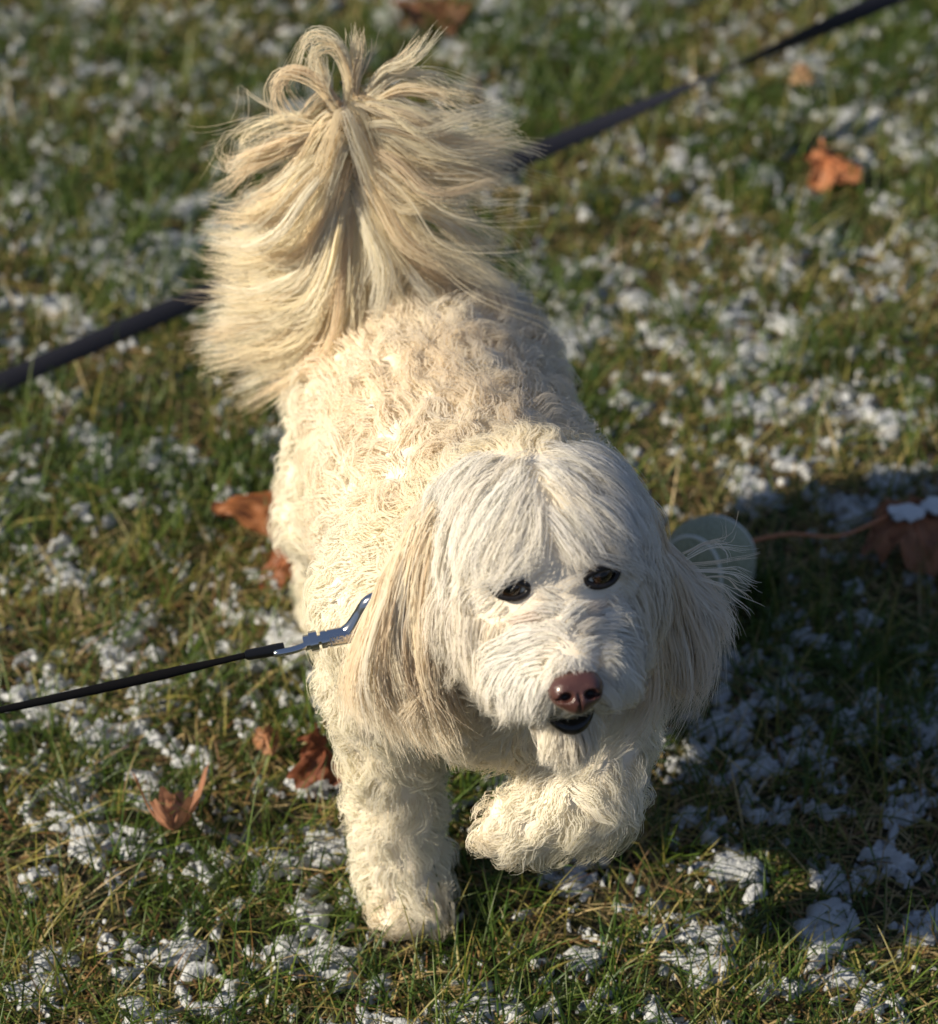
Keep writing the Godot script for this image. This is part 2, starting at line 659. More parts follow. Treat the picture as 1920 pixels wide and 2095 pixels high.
func build_leaves() -> void:
	var rust := Color(0.30, 0.115, 0.045)
	var tan := Color(0.36, 0.18, 0.09)
	leaf("large rusty brown curled leaf lying against the dog's hind leg", Vector3(-0.136, 0.032, 0.022), Vector3(0.25, -1.1, 0.35), 0.058, 0.45, 1.5, 0.25, Color(0.36, 0.135, 0.045), 1.0, [Vector3(0, 0, -0.03), Vector3(0.004, 0.004, -0.05), Vector3(0.01, -0.006, -0.075)])
	leaf("rusty torn leaf tucked below the large curled leaf at the hind leg", Vector3(-0.130, 0.024, 0.080), Vector3(0.5, -0.7, 0.2), 0.044, 0.7, 1.3, -0.2, Color(0.30, 0.105, 0.04), 4.0, [])
	leaf("small crumpled pinkish brown leaf alone on the lawn before the hind leg", Vector3(-0.138, 0.022, 0.290), Vector3(0.9, 0.5, 0.3), 0.015, 0.3, 1.6, 0.4, tan, 7.0, [])
	leaf("dark red brown leaf partly hidden behind the planted front leg", Vector3(-0.098, 0.030, 0.312), Vector3(0.8, 0.9, -0.4), 0.032, 0.4, 1.2, 0.3, Color(0.22, 0.07, 0.03), 9.0, [])
	leaf("tan brown leaf with upturned pointed lobes standing in the grass near the front paw", Vector3(-0.193, 0.029, 0.392), Vector3(0.95, 3.3, 0.05), 0.026, 1.0, -1.7, 1.0, Color(0.40, 0.19, 0.11), 12.0, [])
	leaf("orange brown leaf lying flat beyond the ball, alone on snowy grass", Vector3(0.310, 0.022, -0.465), Vector3(0.35, 0.9, 0.1), 0.036, 0.5, 0.8, 0.2, Color(0.50, 0.19, 0.075), 15.0, [])
	leaf("broad brown leaf dusted with snow, its long stem reaching towards the ball", Vector3(0.325, 0.034, 0.058), Vector3(0.05, 0.15, -0.06), 0.048, 0.6, 0.7, -0.3, Color(0.34, 0.14, 0.065), 18.0, [Vector3(-0.02, 0.0, 0.0), Vector3(-0.06, 0.0, 0.02), Vector3(-0.10, 0.004, 0.02), Vector3(-0.135, 0.002, 0.026)], true)
	leaf("dark brown leaf far out on the lawn behind the dog's tail", Vector3(-0.045, 0.02, -0.735), Vector3(0.2, 1.9, 0.1), 0.05, 0.5, 0.7, 0.2, Color(0.22, 0.095, 0.045), 21.0, [])
	leaf("tiny pale tan leaf lying just below the navy strap", Vector3(0.300, 0.022, -0.62), Vector3(0.5, 0.4, 0.0), 0.018, 0.3, 1.0, 0.2, Color(0.48, 0.30, 0.17), 24.0, [])


func build_strap() -> void:
	# flat webbing pulled straight, lying low on the left and rising to the right, with one twist
	var a := Vector3(-0.362, 0.036, -0.104)
	var b := Vector3(0.405, 0.105, -0.635)
	var dir := (b - a).normalized()
	var from := a - dir * 0.75
	var upto := b + dir * 3.2
	var o := thing("webbing_strap", from, "taut navy blue webbing strap stretched across the lawn behind the dog", "strap")
	var v := PackedVector3Array()
	var n := PackedVector3Array()
	var idx := PackedInt32Array()
	var steps := 260
	var total := (upto - from).length()
	var flat := dir.cross(Vector3.UP).normalized()
	var lift := flat.cross(dir).normalized()
	for k in steps + 1:
		var s := total * k / steps
		var turn := PI * smoothstep(0.0, 1.0, clampf((s - 1.22) / 0.52, 0.0, 1.0)) - 0.75 + 0.1 * sin(s * 5.0)
		var w := flat * cos(turn) + lift * sin(turn)
		var up := dir.cross(w).normalized()
		var p := dir * s + lift * 0.003 * sin(s * 3.0)
		var ring := [w * 0.0074 + up * 0.0008, w * 0.0079, w * 0.0074 - up * 0.0008, -w * 0.0074 - up * 0.0008, -w * 0.0079, -w * 0.0074 + up * 0.0008]
		var nr := [(up + w * 0.4), w, (w * 0.4 - up), (-up - w * 0.4), -w, (up - w * 0.4)]
		for q in 6:
			v.append(p + ring[q])
			n.append((nr[q] as Vector3).normalized())
	for k in steps:
		for q in 6:
			var i := k * 6 + q
			var j := k * 6 + (q + 1) % 6
			idx.append_array([i, j, i + 6, j, j + 6, i + 6])
	var weave := FastNoiseLite.new()
	weave.frequency = 0.2
	var bump := NoiseTexture2D.new()
	bump.noise = weave; bump.width = 256; bump.height = 256; bump.seamless = true
	var m := material(Color(0.009, 0.010, 0.020), 0.7)
	m.uv1_triplanar = true
	m.uv1_scale = Vector3(20, 20, 20)
	m.heightmap_enabled = true; m.heightmap_texture = bump; m.heightmap_scale = 0.05
	part("webbing", arrays_mesh(v, n, idx), m, o)


# ---------------------------------------------------------------- leash
func build_leash() -> void:
	var hook_at := Vector3(-0.0575, 0.2942, 0.487)
	var barrel_end := Vector3(-0.0686, 0.2729, 0.490)
	var swivel := Vector3(-0.0896, 0.2708, 0.494)
	var rod_end := Vector3(-0.1079, 0.2678, 0.497)
	var sleeve_end := Vector3(-0.1305, 0.2665, 0.502)
	var dir := (sleeve_end - swivel).normalized()
	var o := thing("dog_leash", swivel, "thin black leash with a chrome snap clip leading off from the dog's neck", "leash")
	var chrome := material(Color(0.62, 0.63, 0.66), 0.16, 1.0)
	var black := material(Color(0.006, 0.006, 0.007), 0.7)
	black.metallic_specular = 0.25
	var L := func(p: Vector3) -> Vector3: return p - swivel
	# flat tape from the sleeve away past the camera's side, rising to whoever holds it
	var far1 := Vector3(-0.2669, 0.2738, 0.555)
	var out := (far1 - sleeve_end).normalized()
	var pts := PackedVector3Array()
	var rad := PackedFloat32Array()
	for k in 61:
		var s := pow(k / 60.0, 1.6) * 1.7
		var p := sleeve_end + out * s + Vector3(0.3, 1.6, 0.5) * maxf(0.0, s - 0.25) * 0.35
		p.y += -0.004 * sin(clampf(s / 0.35, 0, 1) * PI)
		pts.append(L.call(p))
		rad.append(0.0019 + 0.0011 * smoothstep(0.01, 0.05, s) * (1.0 - smoothstep(0.06, 0.18, s)))
	part("leash_tape", tube(pts, rad, 10, 0.55, Vector3(0, 0.7, 0.7)), black, o)
	part("sleeve", tube(PackedVector3Array([L.call(sleeve_end), L.call(sleeve_end.lerp(rod_end, 0.06)), L.call(sleeve_end.lerp(rod_end, 0.85)), L.call(rod_end)]), PackedFloat32Array([0.0022, 0.0032, 0.0037, 0.0036]), 14), material(Color(0.005, 0.005, 0.006), 0.35), o)
	# snap clip: loop rod, swivel collar, barrel, hook
	var clip := Node3D.new()
	clip.name = "snap_clip"
	o.add_child(clip, true)
	var r0 := rod_end + (sleeve_end - rod_end) * 0.1
	part("eye_rod", tube(spline([L.call(r0 + Vector3(0, -0.002, 0)), L.call(r0 + Vector3(-0.002, 0.0, 0.004)), L.call(rod_end.lerp(swivel, 0.4) + Vector3(0, 0.0004, 0.004)), L.call(swivel)], 12), _fill(13, 0.0023), 12), chrome, clip)
	var e1 := (swivel - rod_end).normalized()
	part("swivel_collar", tube(PackedVector3Array([L.call(swivel - e1 * 0.007), L.call(swivel - e1 * 0.0066), L.call(swivel - e1 * 0.0034), L.call(swivel - e1 * 0.0033), L.call(swivel + e1 * 0.0012), L.call(swivel + e1 * 0.0016)]), PackedFloat32Array([0.0040, 0.0048, 0.0048, 0.0064, 0.0064, 0.0056]), 8), chrome, clip)
	part("neck_pin", tube(PackedVector3Array([L.call(swivel), L.call(swivel + e1 * 0.004)]), PackedFloat32Array([0.0030, 0.0030]), 12), chrome, clip)
	var bd := (barrel_end - swivel).normalized()
	var b0 := swivel + bd * 0.0032
	part("barrel", tube(PackedVector3Array([L.call(b0), L.call(b0 + bd * 0.0004), L.call(b0 + bd * 0.0032), L.call(b0 + bd * 0.0034), L.call(b0 + bd * 0.0042), L.call(b0 + bd * 0.0044), L.call(barrel_end), L.call(barrel_end + bd * 0.008)]), PackedFloat32Array([0.0050, 0.0055, 0.0055, 0.0049, 0.0049, 0.0054, 0.0054, 0.0048]), 18), chrome, clip)
	part("hook", tube(spline([L.call(barrel_end - bd * 0.006), L.call(barrel_end + Vector3(0.0, 0.004, 0)), L.call(barrel_end.lerp(hook_at, 0.6) + Vector3(-0.001, 0.0, 0)), L.call(hook_at), L.call(hook_at + Vector3(0.010, 0.002, -0.002)), L.call(hook_at + Vector3(0.017, -0.008, -0.002)), L.call(hook_at + Vector3(0.016, -0.02, 0))], 24), _fill(25, 0.0047), 14, 0.8, Vector3(0, 0.6, 0.8)), chrome, clip)
	var text := TextMesh.new()
	text.text = "flexi"
	text.font_size = 16
	text.pixel_size = 0.00042
	text.depth = 0.0016
	var font := SystemFont.new()
	font.font_names = PackedStringArray(["Droid Sans"])
	font.font_weight = 700
	text.font = font
	# raised letters on the side of the barrel, upside down as the clip hangs
	var to_eye := (Vector3(0, 1.0, 0.95) - bd * bd.dot(Vector3(0, 1.0, 0.95))).normalized()
	var face := to_eye.rotated(bd, 0.5)
	var b := Basis(-bd, -(face.cross(bd)).normalized(), face)
	part("raised_lettering", text, material(Color(0.5, 0.51, 0.54), 0.3, 1.0), clip, Transform3D(b, L.call(b0.lerp(barrel_end, 0.62) + face * 0.0052)))


func _fill(count: int, value: float) -> PackedFloat32Array:
	var a := PackedFloat32Array()
	a.resize(count)
	a.fill(value)
	return a


# ---------------------------------------------------------------- dog
const HEAD := Vector3(0.040, 0.325, 0.485)
var head_axes: Basis


func hp(x: float, y: float, z: float) -> Vector3:  # millimetres in the head's own axes
	return HEAD + head_axes * (Vector3(x, y, z) * 0.001)


var bones := []  # [a, b, ra, rb, smooth, region]


func bone(a: Vector3, b: Vector3, ra: float, rb: float, region: String, k := 0.03) -> void:
	var padding: float = {"trunk": 0.011, "chest": 0.011, "neck": 0.008, "leg": 0.0065, "head": 0.005, "cheek": 0.005, "muzzle": 0.002}.get(region, 0.0)
	ra += padding
	rb += padding
	bones.append([a, b, ra, rb, k, region])


func capsule(p: Vector3, a: Vector3, b: Vector3, ra: float, rb: float) -> float:
	var ab := b - a
	var t := clampf((p - a).dot(ab) / maxf(ab.length_squared(), 1e-9), 0.0, 1.0)
	return (p - a - ab * t).length() - lerpf(ra, rb, t)


func region_at(p: Vector3) -> String:
	var best := 1e9
	var found := ""
	for q in bones:
		var d := capsule(p, q[0], q[1], q[2], q[3])
		if d < best:
			best = d
			found = q[5]
	return found


func build_dog() -> void:
	var f := Vector3(0.165, 0.1392, 0.976).normalized()
	f = f.rotated(Vector3.RIGHT, -deg_to_rad(4.0)).normalized()
	var r := Vector3.UP.cross(f).normalized()
	var u := f.cross(r)
	var roll := deg_to_rad(2.0)
	head_axes = Basis(r * cos(roll) + u * sin(roll), u * cos(roll) - r * sin(roll), f)

	var rump := Vector3(-0.029, 0.220, 0.152)
	var loin := Vector3(-0.008, 0.216, 0.29)
	var chest := Vector3(0.022, 0.228, 0.395)
	bone(rump, loin, 0.066, 0.073, "trunk")
	bone(loin, chest, 0.073, 0.077, "trunk")
	bone(chest, Vector3(0.018, 0.225, 0.440), 0.074, 0.052, "chest")
	bone(Vector3(0.018, 0.25, 0.43), hp(0, 0, -20), 0.066, 0.05, "neck", 0.03)
	bone(hp(-12, 8, -8), hp(-9, 12, 14), 0.043, 0.040, "head", 0.02)
	bone(hp(12, 8, -8), hp(9, 12, 14), 0.043, 0.040, "head", 0.02)
	bone(hp(-26, -22, 18), hp(-20, -30, 35), 0.034, 0.024, "cheek", 0.02)
	bone(hp(26, -22, 18), hp(20, -30, 35), 0.034, 0.024, "cheek", 0.02)
	bone(hp(0, -18, 45), hp(0, -33, 84), 0.029, 0.0175, "muzzle", 0.014)
	bone(hp(-16, -41, 60), hp(16, -41, 60), 0.019, 0.019, "muzzle", 0.014)
	bone(hp(0, -54, 30), hp(0, -76, 64), 0.022, 0.012, "jaw", 0.006)
	for s in [-1.0, 1.0]:
		var drop := 0.0 if s < 0 else -14.0
		bone(hp(s * 50, 22 + drop, -8), hp(s * 63, -12 + drop, 4), 0.013, 0.013, "ear", 0.012)
		bone(hp(s * 63, -12 + drop, 4), hp(s * 70, -48 + drop, 10), 0.013, 0.010, "ear", 0.008)
	# tail held up
	bone(Vector3(-0.066, 0.262, 0.135), Vector3(-0.075, 0.34, 0.124), 0.022, 0.013, "tail", 0.02)
	bone(Vector3(-0.075, 0.34, 0.124), Vector3(-0.077, 0.405, 0.126), 0.013, 0.011, "tail", 0.01)
	bone(Vector3(-0.077, 0.405, 0.126), Vector3(-0.080, 0.418, 0.130), 0.010, 0.006, "tail", 0.01)
	# front leg on the ground
	bone(Vector3(-0.040, 0.228, 0.41), Vector3(-0.052, 0.170, 0.405), 0.047, 0.030, "leg")
	bone(Vector3(-0.052, 0.170, 0.405), Vector3(-0.047, 0.068, 0.416), 0.028, 0.0185, "leg", 0.02)
	bone(Vector3(-0.047, 0.068, 0.416), Vector3(-0.042, 0.026, 0.432), 0.0185, 0.020, "leg", 0.015)
	bone(Vector3(-0.047, 0.018, 0.438), Vector3(-0.045, 0.014, 0.458), 0.018, 0.014, "paw", 0.01)
	bone(Vector3(-0.033, 0.018, 0.438), Vector3(-0.027, 0.014, 0.456), 0.018, 0.014, "paw", 0.01)
	# front leg raised, paw swung inwards
	bone(Vector3(0.060, 0.228, 0.425), Vector3(0.074, 0.195, 0.455), 0.045, 0.031, "leg")
	bone(Vector3(0.074, 0.195, 0.455), Vector3(0.071, 0.155, 0.495), 0.028, 0.022, "leg", 0.02)
	bone(Vector3(0.071, 0.155, 0.495), Vector3(0.042, 0.138, 0.502), 0.021, 0.016, "leg", 0.02)
	bone(Vector3(0.042, 0.139, 0.502), Vector3(0.020, 0.139, 0.505), 0.017, 0.012, "paw", 0.01)
	bone(Vector3(0.042, 0.131, 0.504), Vector3(0.016, 0.126, 0.507), 0.016, 0.012, "paw", 0.008)
	bone(Vector3(0.048, 0.127, 0.497), Vector3(0.032, 0.117, 0.496), 0.015, 0.010, "paw", 0.008)
	# hind legs
	bone(Vector3(-0.068, 0.21, 0.17), Vector3(-0.083, 0.14, 0.195), 0.043, 0.034, "leg")
	bone(Vector3(-0.083, 0.14, 0.195), Vector3(-0.090, 0.08, 0.135), 0.032, 0.021, "leg", 0.02)
	bone(Vector3(-0.090, 0.08, 0.135), Vector3(-0.092, 0.022, 0.150), 0.021, 0.019, "leg", 0.015)
	bone(Vector3(-0.092, 0.020, 0.150), Vector3(-0.092, 0.016, 0.176), 0.02, 0.016, "paw", 0.01)
	bone(Vector3(0.010, 0.21, 0.17), Vector3(0.034, 0.14, 0.215), 0.046, 0.036, "leg")
	bone(Vector3(0.034, 0.14, 0.215), Vector3(0.050, 0.08, 0.160), 0.034, 0.021, "leg", 0.02)
	bone(Vector3(0.050, 0.08, 0.160), Vector3(0.056, 0.022, 0.180), 0.021, 0.019, "leg", 0.015)
	bone(Vector3(0.056, 0.020, 0.180), Vector3(0.058, 0.016, 0.206), 0.02, 0.016, "paw", 0.01)

	var h := 0.006
	var lo := Vector3(-0.165, -0.02, 0.06)
	var nx := 52
	var ny := 80
	var nz := 92
	var g := PackedFloat32Array()
	g.resize(nx * ny * nz)
	g.fill(1.0)
	for q in bones:
		var a: Vector3 = q[0]
		var b: Vector3 = q[1]
		var ra: float = q[2]
		var rb: float = q[3]
		var k: float = q[4]
		var m := maxf(ra, rb) + 0.04
		var i0 := Vector3i(((a.min(b) - Vector3.ONE * m) - lo) / h).max(Vector3i.ZERO)
		var i1 := Vector3i(((a.max(b) + Vector3.ONE * m) - lo) / h).min(Vector3i(nx - 1, ny - 1, nz - 1))
		var ab := b - a
		var inv := 1.0 / maxf(ab.length_squared(), 1e-9)
		for z in range(i0.z, i1.z + 1):
			for y in range(i0.y, i1.y + 1):
				for x in range(i0.x, i1.x + 1):
					var p := lo + Vector3(x, y, z) * h - a
					var t := clampf(p.dot(ab) * inv, 0.0, 1.0)
					var d := (p - ab * t).length() - lerpf(ra, rb, t)
					var at := (z * ny + y) * nx + x
					var e := g[at]
					var s := clampf(0.5 + 0.5 * (e - d) / k, 0.0, 1.0)
					g[at] = lerpf(e, d, s) - k * s * (1.0 - s)
	var got := nets(g, nx, ny, nz, lo, h)
	var verts: PackedVector3Array = got[0]
	var norms: PackedVector3Array = got[1]
	var idx: PackedInt32Array = got[2]
	for k in verts.size():  # the undercoat lies in soft lumps
		if verts[k].distance_to(HEAD) > 0.085 and verts[k].y > 0.03:
			var q := verts[k] * 48.0
			verts[k] += norms[k] * 0.0042 * curl_noise.get_noise_3d(q.x, q.y, q.z)
	print("body ", verts.size(), " vertices")

	var dog := thing("dog", Vector3.ZERO, "cream white fluffy dog walking forward with one front paw raised and tail up", "dog")
	part("body", arrays_mesh(verts, norms, idx), material(Color(0.85, 0.775, 0.65), 0.9), dog)
	dress(dog, verts, norms, idx)
	face(dog)


func head_local(p: Vector3) -> Vector3:
	return head_axes.inverse() * (p - HEAD) * 1000.0


# is this point where an eye, the nose or the mouth must stay free
func bare(p: Vector3) -> bool:
	for s in [-1.0, 1.0]:
		if p.distance_to(hp(s * 24.5, 8.5, 59)) < 0.0125 or p.distance_to(hp(s * 24.5, 11, 64)) < 0.0105: return true
	return p.distance_to(hp(0, -36, 104)) < 0.0145 or p.distance_to(hp(0, -68, 92)) < 0.0105


func dress(dog: Node3D, verts: PackedVector3Array, norms: PackedVector3Array, idx: PackedInt32Array) -> void:
	var coat := Hair.new()
	var crown := Hair.new()
	coat.r.seed = 41
	crown.r.seed = 43
	var cum := PackedFloat32Array()
	var total := 0.0
	for t in idx.size() / 3:
		total += (verts[idx[t * 3 + 1]] - verts[idx[t * 3]]).cross(verts[idx[t * 3 + 2]] - verts[idx[t * 3]]).length() * 0.5
		cum.append(total)
	print("skin area ", total)
	var body_axis := Vector3(0.21, 0.03, 0.97).normalized()
	var density := 15000.0  # locks on a square metre
	var carry := 0.0
	var before := 0.0
	for t in cum.size():
		carry += (cum[t] - before) * density
		before = cum[t]
		while carry >= 1.0 or (carry > 0.0 and rng.randf() < carry):
			carry -= 1.0
			var a := sqrt(rng.randf())
			var b := rng.randf()
			var i0 := idx[t * 3]
			var i1 := idx[t * 3 + 1]
			var i2 := idx[t * 3 + 2]
			var p := verts[i0] * (1.0 - a) + verts[i1] * (a * (1.0 - b)) + verts[i2] * (a * b)
			var n := (norms[i0] * (1.0 - a) + norms[i1] * (a * (1.0 - b)) + norms[i2] * (a * b)).normalized()
			var region := region_at(p)
			if region == "tail":
				continue
			var away := n.dot((Vector3(0, 1.5, 2.0) - p).normalized())
			if region in ["head", "cheek", "muzzle", "jaw", "ear"]:
				head_lock(crown, p, n, region)
				for again in (5 if region in ["muzzle", "jaw"] else 2): head_lock(crown, p + n.cross(Vector3.UP).normalized() * rng.randf_range(-0.004, 0.004), n, region)
			else:
				if away < -0.45 and rng.randf() < 0.5:
					continue
				coat_lock(coat, p, n, region, body_axis)
	print("coat ", coat.i.size() / 3, " head ", crown.i.size() / 3)
	var look := tinted(0.65, 1.0, 0.25)
	var o := part("coat_fur", coat.mesh(), look, dog)
	tag(o, "", "", "", "stuff")
	o = part("head_hair", crown.mesh(), look, dog)
	tag(o, "", "", "", "stuff")
	for s in [-1.0, 1.0]:
		var e := Hair.new()
		e.r.seed = 51 + int(s)
		ear_hair(e, s)
		o = part("ear_hair", e.mesh(), look, dog)
		tag(o, "", "", "", "stuff")
	var plume := Hair.new()
	plume.r.seed = 61
	tail_hair(plume)
	print("plume ", plume.i.size() / 3)
	o = part("tail_plume", plume.mesh(), look, dog)
	tag(o, "", "", "", "stuff")


func coat_lock(hair: Hair, p: Vector3, n: Vector3, region: String, axis: Vector3) -> void:
	var comb: Vector3
	var length := 0.024
	var curl := 0.0034
	var turns := 0.95
	var tint := Color(0.80, 0.715, 0.575)
	var rise := 0.2
	match region:
		"trunk":
			comb = -axis * 0.9 + Vector3.DOWN * 0.5
			tint = Color(0.95, 0.86, 0.71)
		"neck", "chest":
			comb = -axis * 0.9 + Vector3.DOWN * 0.8
			if region == "chest": comb = Vector3.DOWN
			rise = 0.35
			length = 0.024
			tint = Color(0.95, 0.885, 0.73)
		"leg":
			comb = Vector3.DOWN + n * 0.1
			length = 0.018
			curl = 0.0020
			tint = Color(0.95, 0.915, 0.795)
		"paw":
			comb = Vector3.DOWN * 0.4 + Vector3(0, 0, 0.8)
			if p.y > 0.06: comb = Vector3(-1, -0.2, 0.1)
			length = 0.011
			curl = 0.001
			rise = 0.3
			tint = Color(0.93, 0.86, 0.72)
	if rng.randf() < 0.22:  # looser locks stand out of the coat
		rise += 0.3
	var q := p * 28.0
	comb += Vector3(curl_noise.get_noise_3d(q.x, q.y, q.z), curl_noise.get_noise_3d(q.x + 40.0, q.y, q.z), curl_noise.get_noise_3d(q.x, q.y + 40.0, q.z)) * 1.3
	comb += Vector3(rng.randfn(), rng.randfn(), rng.randfn()) * 0.18
	comb = (comb - n * comb.dot(n)).normalized()
	var patch := curl_noise.get_noise_3d(p.x * 14.0 + 9.0, p.y * 14.0, p.z * 14.0)
	tint = tint.lerp(Color(0.96, 0.93, 0.84), clampf(0.25 + patch * 0.6 + rng.randf_range(-0.15, 0.15), 0.0, 0.7))
	var side := n.cross(comb)
	length *= rng.randf_range(0.75, 1.2)
	var phase := curl_noise.get_noise_3d(q.x * 1.6 + 7.0, q.y * 1.6, q.z * 1.6) * 5.0 + rng.randfn() * 0.3
	var spin := 1.0 if curl_noise.get_noise_3d(q.x * 0.8, q.y * 0.8 + 19.0, q.z * 0.8) > 0.0 else -1.0
	var line := PackedVector3Array()
	var at := p - n * 0.001
	var steps := 6
	for k in steps + 1:
		var s := float(k) / steps
		var d := (n * lerpf(rise * 1.5, -0.25, s) + comb * lerpf(0.35, 1.0, s)).normalized()
		if k > 0: at += d * length / steps
		var w := phase + spin * s * TAU * turns
		var amp := curl * minf(s * 1.8, 1.0)
		line.append(at + side * cos(w) * amp + n * sin(w) * amp * 0.2)
	hair.lock(line, n, 0.0072, 0.0062, 0.0026, 25, 0.00062, tint, 0.0006)


func head_lock(hair: Hair, p: Vector3, n: Vector3, region: String) -> void:
	var l := head_local(p)
	var sx := signf(l.x) if absf(l.x) > 0.5 else (1.0 if rng.randf() < 0.5 else -1.0)
	var mid := clampf(absf(l.x) / 22.0, 0.0, 1.0)
	var comb: Vector3  # in the head's axes
	var length := 0.030
	var rise := 0.55
	var wave := 0.0012
	var tint := Color(0.96, 0.945, 0.90)
	var hairs := 17
	match region:
		"muzzle":
			if l.y > -24.0 and l.z < 92.0:
				comb = Vector3(sx * (0.5 + 0.9 * mid), 0.35 - 0.7 * mid, -0.55)
				length = lerpf(0.010, 0.027, mid)
			else:
				comb = Vector3(sx * (0.25 + mid), -1.0, 0.15)
				length = 0.025 if l.z < 76.0 or absf(l.x) > 13.0 else 0.009
			rise = 0.75
		"jaw":
			comb = Vector3(sx * 0.4 * mid, -1.0, 0.35)
			length = 0.020
			tint = Color(0.94, 0.90, 0.81)
		"cheek":
			comb = Vector3(sx * 0.45, -0.95, 0.2)
			length = 0.027
			tint = Color(0.95, 0.915, 0.84)
		"ear":
			comb = Vector3(sx * 0.25, -1.0, 0.1)
			length = 0.035
			rise = 0.3
			tint = Color(0.90, 0.81, 0.66)
		_:
			if l.z < -36.0:
				comb = Vector3(sx * 0.6, -0.6, -0.3)
				length = 0.030
				rise = 0.35
			elif l.y > 26.0 or (l.z < 30.0 and l.y > 5.0):
				comb = Vector3(sx * (0.30 + 0.95 * mid), -0.25 * mid, 0.75)
				length = 0.036
				rise = 0.7
				if absf(l.x) > 33.0:
					comb = Vector3(sx * 0.3, -0.75, 0.6)
					length = 0.024
			else:
				comb = Vector3(sx * 0.7, -0.45, 0.25)
				length = 0.018
				rise = 0.4
	var eye := minf(p.distance_to(hp(-24.5, 12, 51)), p.distance_to(hp(24.5, 12, 51)))
	if eye < 0.024 and l.y < 22.0:
		length = minf(length, 0.014)
		rise = 0.5
	var corner := minf(p.distance_to(hp(-14, 2, 61)), p.distance_to(hp(14, 2, 61)))
	if corner < 0.013: tint = Color(0.86, 0.68, 0.54).lerp(tint, corner / 0.013)  # tear stains
	if eye < 0.0105 or p.distance_to(hp(0, -36, 104)) < 0.0125 or (region == "jaw" and bare(p)):
		return
	var c := head_axes * comb
	c += Vector3(rng.randfn(), rng.randfn(), rng.randfn()) * 0.07
	var q := p * 30.0
	c += Vector3(curl_noise.get_noise_3d(q.x, q.y, q.z), curl_noise.get_noise_3d(q.x + 40.0, q.y, q.z), curl_noise.get_noise_3d(q.x, q.y + 40.0, q.z)) * 0.26
	c = (c - n * c.dot(n)).normalized()
	var side := n.cross(c)
	length *= rng.randf_range(0.8, 1.2)
	tint = tint.lerp(Color(0.92, 0.86, 0.75), clampf(0.15 + 0.5 * curl_noise.get_noise_3d(p.x * 40.0, p.y * 40.0, p.z * 40.0) + rng.randf_range(-0.15, 0.15), 0.0, 0.6))
	var line := PackedVector3Array()
	var at := p + n * (rng.randf_range(-0.001, 0.002 if region == "muzzle" else 0.004) if length > 0.02 else -0.0005)
	rise *= 0.55
	var steps := 7
	var phase := rng.randf() * TAU
	for k in steps + 1:
		var s := float(k) / steps
		var d := (n * lerpf(rise, -0.35, s) + c * lerpf(0.5, 1.0, s) + Vector3.DOWN * 0.35 * s).normalized()
		if k > 0: at += d * length / steps
		var al := head_local(at)
		if (k > 1 and bare(at)) or (region == "head" and l.y > 14.0 and al.z > 34.0 and absf(al.x) < 50.0 and al.y < 27.5 - 0.26 * absf(al.x) + 7.0 * curl_noise.get_noise_2d(l.x * 0.16, l.z * 0.05) + 5.0 * sin(phase)):
			if k < 3: return
			break
		line.append(at + side * sin(phase + s * 5.0) * wave * s)
	if line.size() < 3: return
	hair.lock(line, n, 0.0048, 0.0044, 0.0018, hairs, 0.00055, tint, 0.0011)


# locks that follow guide curves given in metres from a root point; each guide is interpolated towards the next
func guided(hair: Hair, guides: Array, counts: Array, least: float, w0: float, w1: float, w2: float, hairs: int, thick: float, loose: float, depth: float, tints: Array, face: Vector3, steps := 12) -> void:
	for gi in guides.size():
		var ga: Array = guides[gi]
		var gb: Array = guides[mini(gi + 1, guides.size() - 1)]
		for m in int(counts[mini(gi, counts.size() - 1)]):
			var f := rng.randf() if rng.randf() < 0.75 else 0.0
			var pts := []
			var bias := Vector3(rng.randfn(), rng.randfn(), 0) * loose * rng.randf()
			var deep := rng.randfn() * depth
			var reach := lerpf(least, 1.1, sqrt(rng.randf()))
			var count := ga.size()
			for k in count:
				var s := float(k) / (count - 1)
				var x := s * (gb.size() - 1)
				var j := mini(int(x), gb.size() - 2)
				var pb: Vector3 = (gb[j] as Vector3).lerp(gb[j + 1], x - j)
				var pa: Vector3 = ga[k]
				var p := pa.lerp(pb, f)
				if k > 0: p = (ga[0] as Vector3).lerp(p, lerpf(1.0, reach, s))
				pts.append(p + bias * s + Vector3(0, 0, deep * sin(s * 2.2)) + Vector3(rng.randfn(), rng.randfn(), rng.randfn()) * 0.0012)
			var line := spline(pts, steps)
			var phase := rng.randf() * TAU
			var amp := rng.randf_range(0.05, 0.5) * loose
			for k in line.size():
				var s := float(k) / (line.size() - 1)
				line[k] += Vector3(sin(phase + s * 9.0), cos(phase + s * 8.0), sin(phase * 2.0 + s * 7.0)) * amp * s
			var tint: Color = tints[rng.randi() % tints.size()]
			var fat := rng.randf_range(0.45, 1.35)
			hair.lock(line, face, w0 * fat, w1 * fat, w2, hairs, thick, tint, 0.0022, 1.0, 0.5)


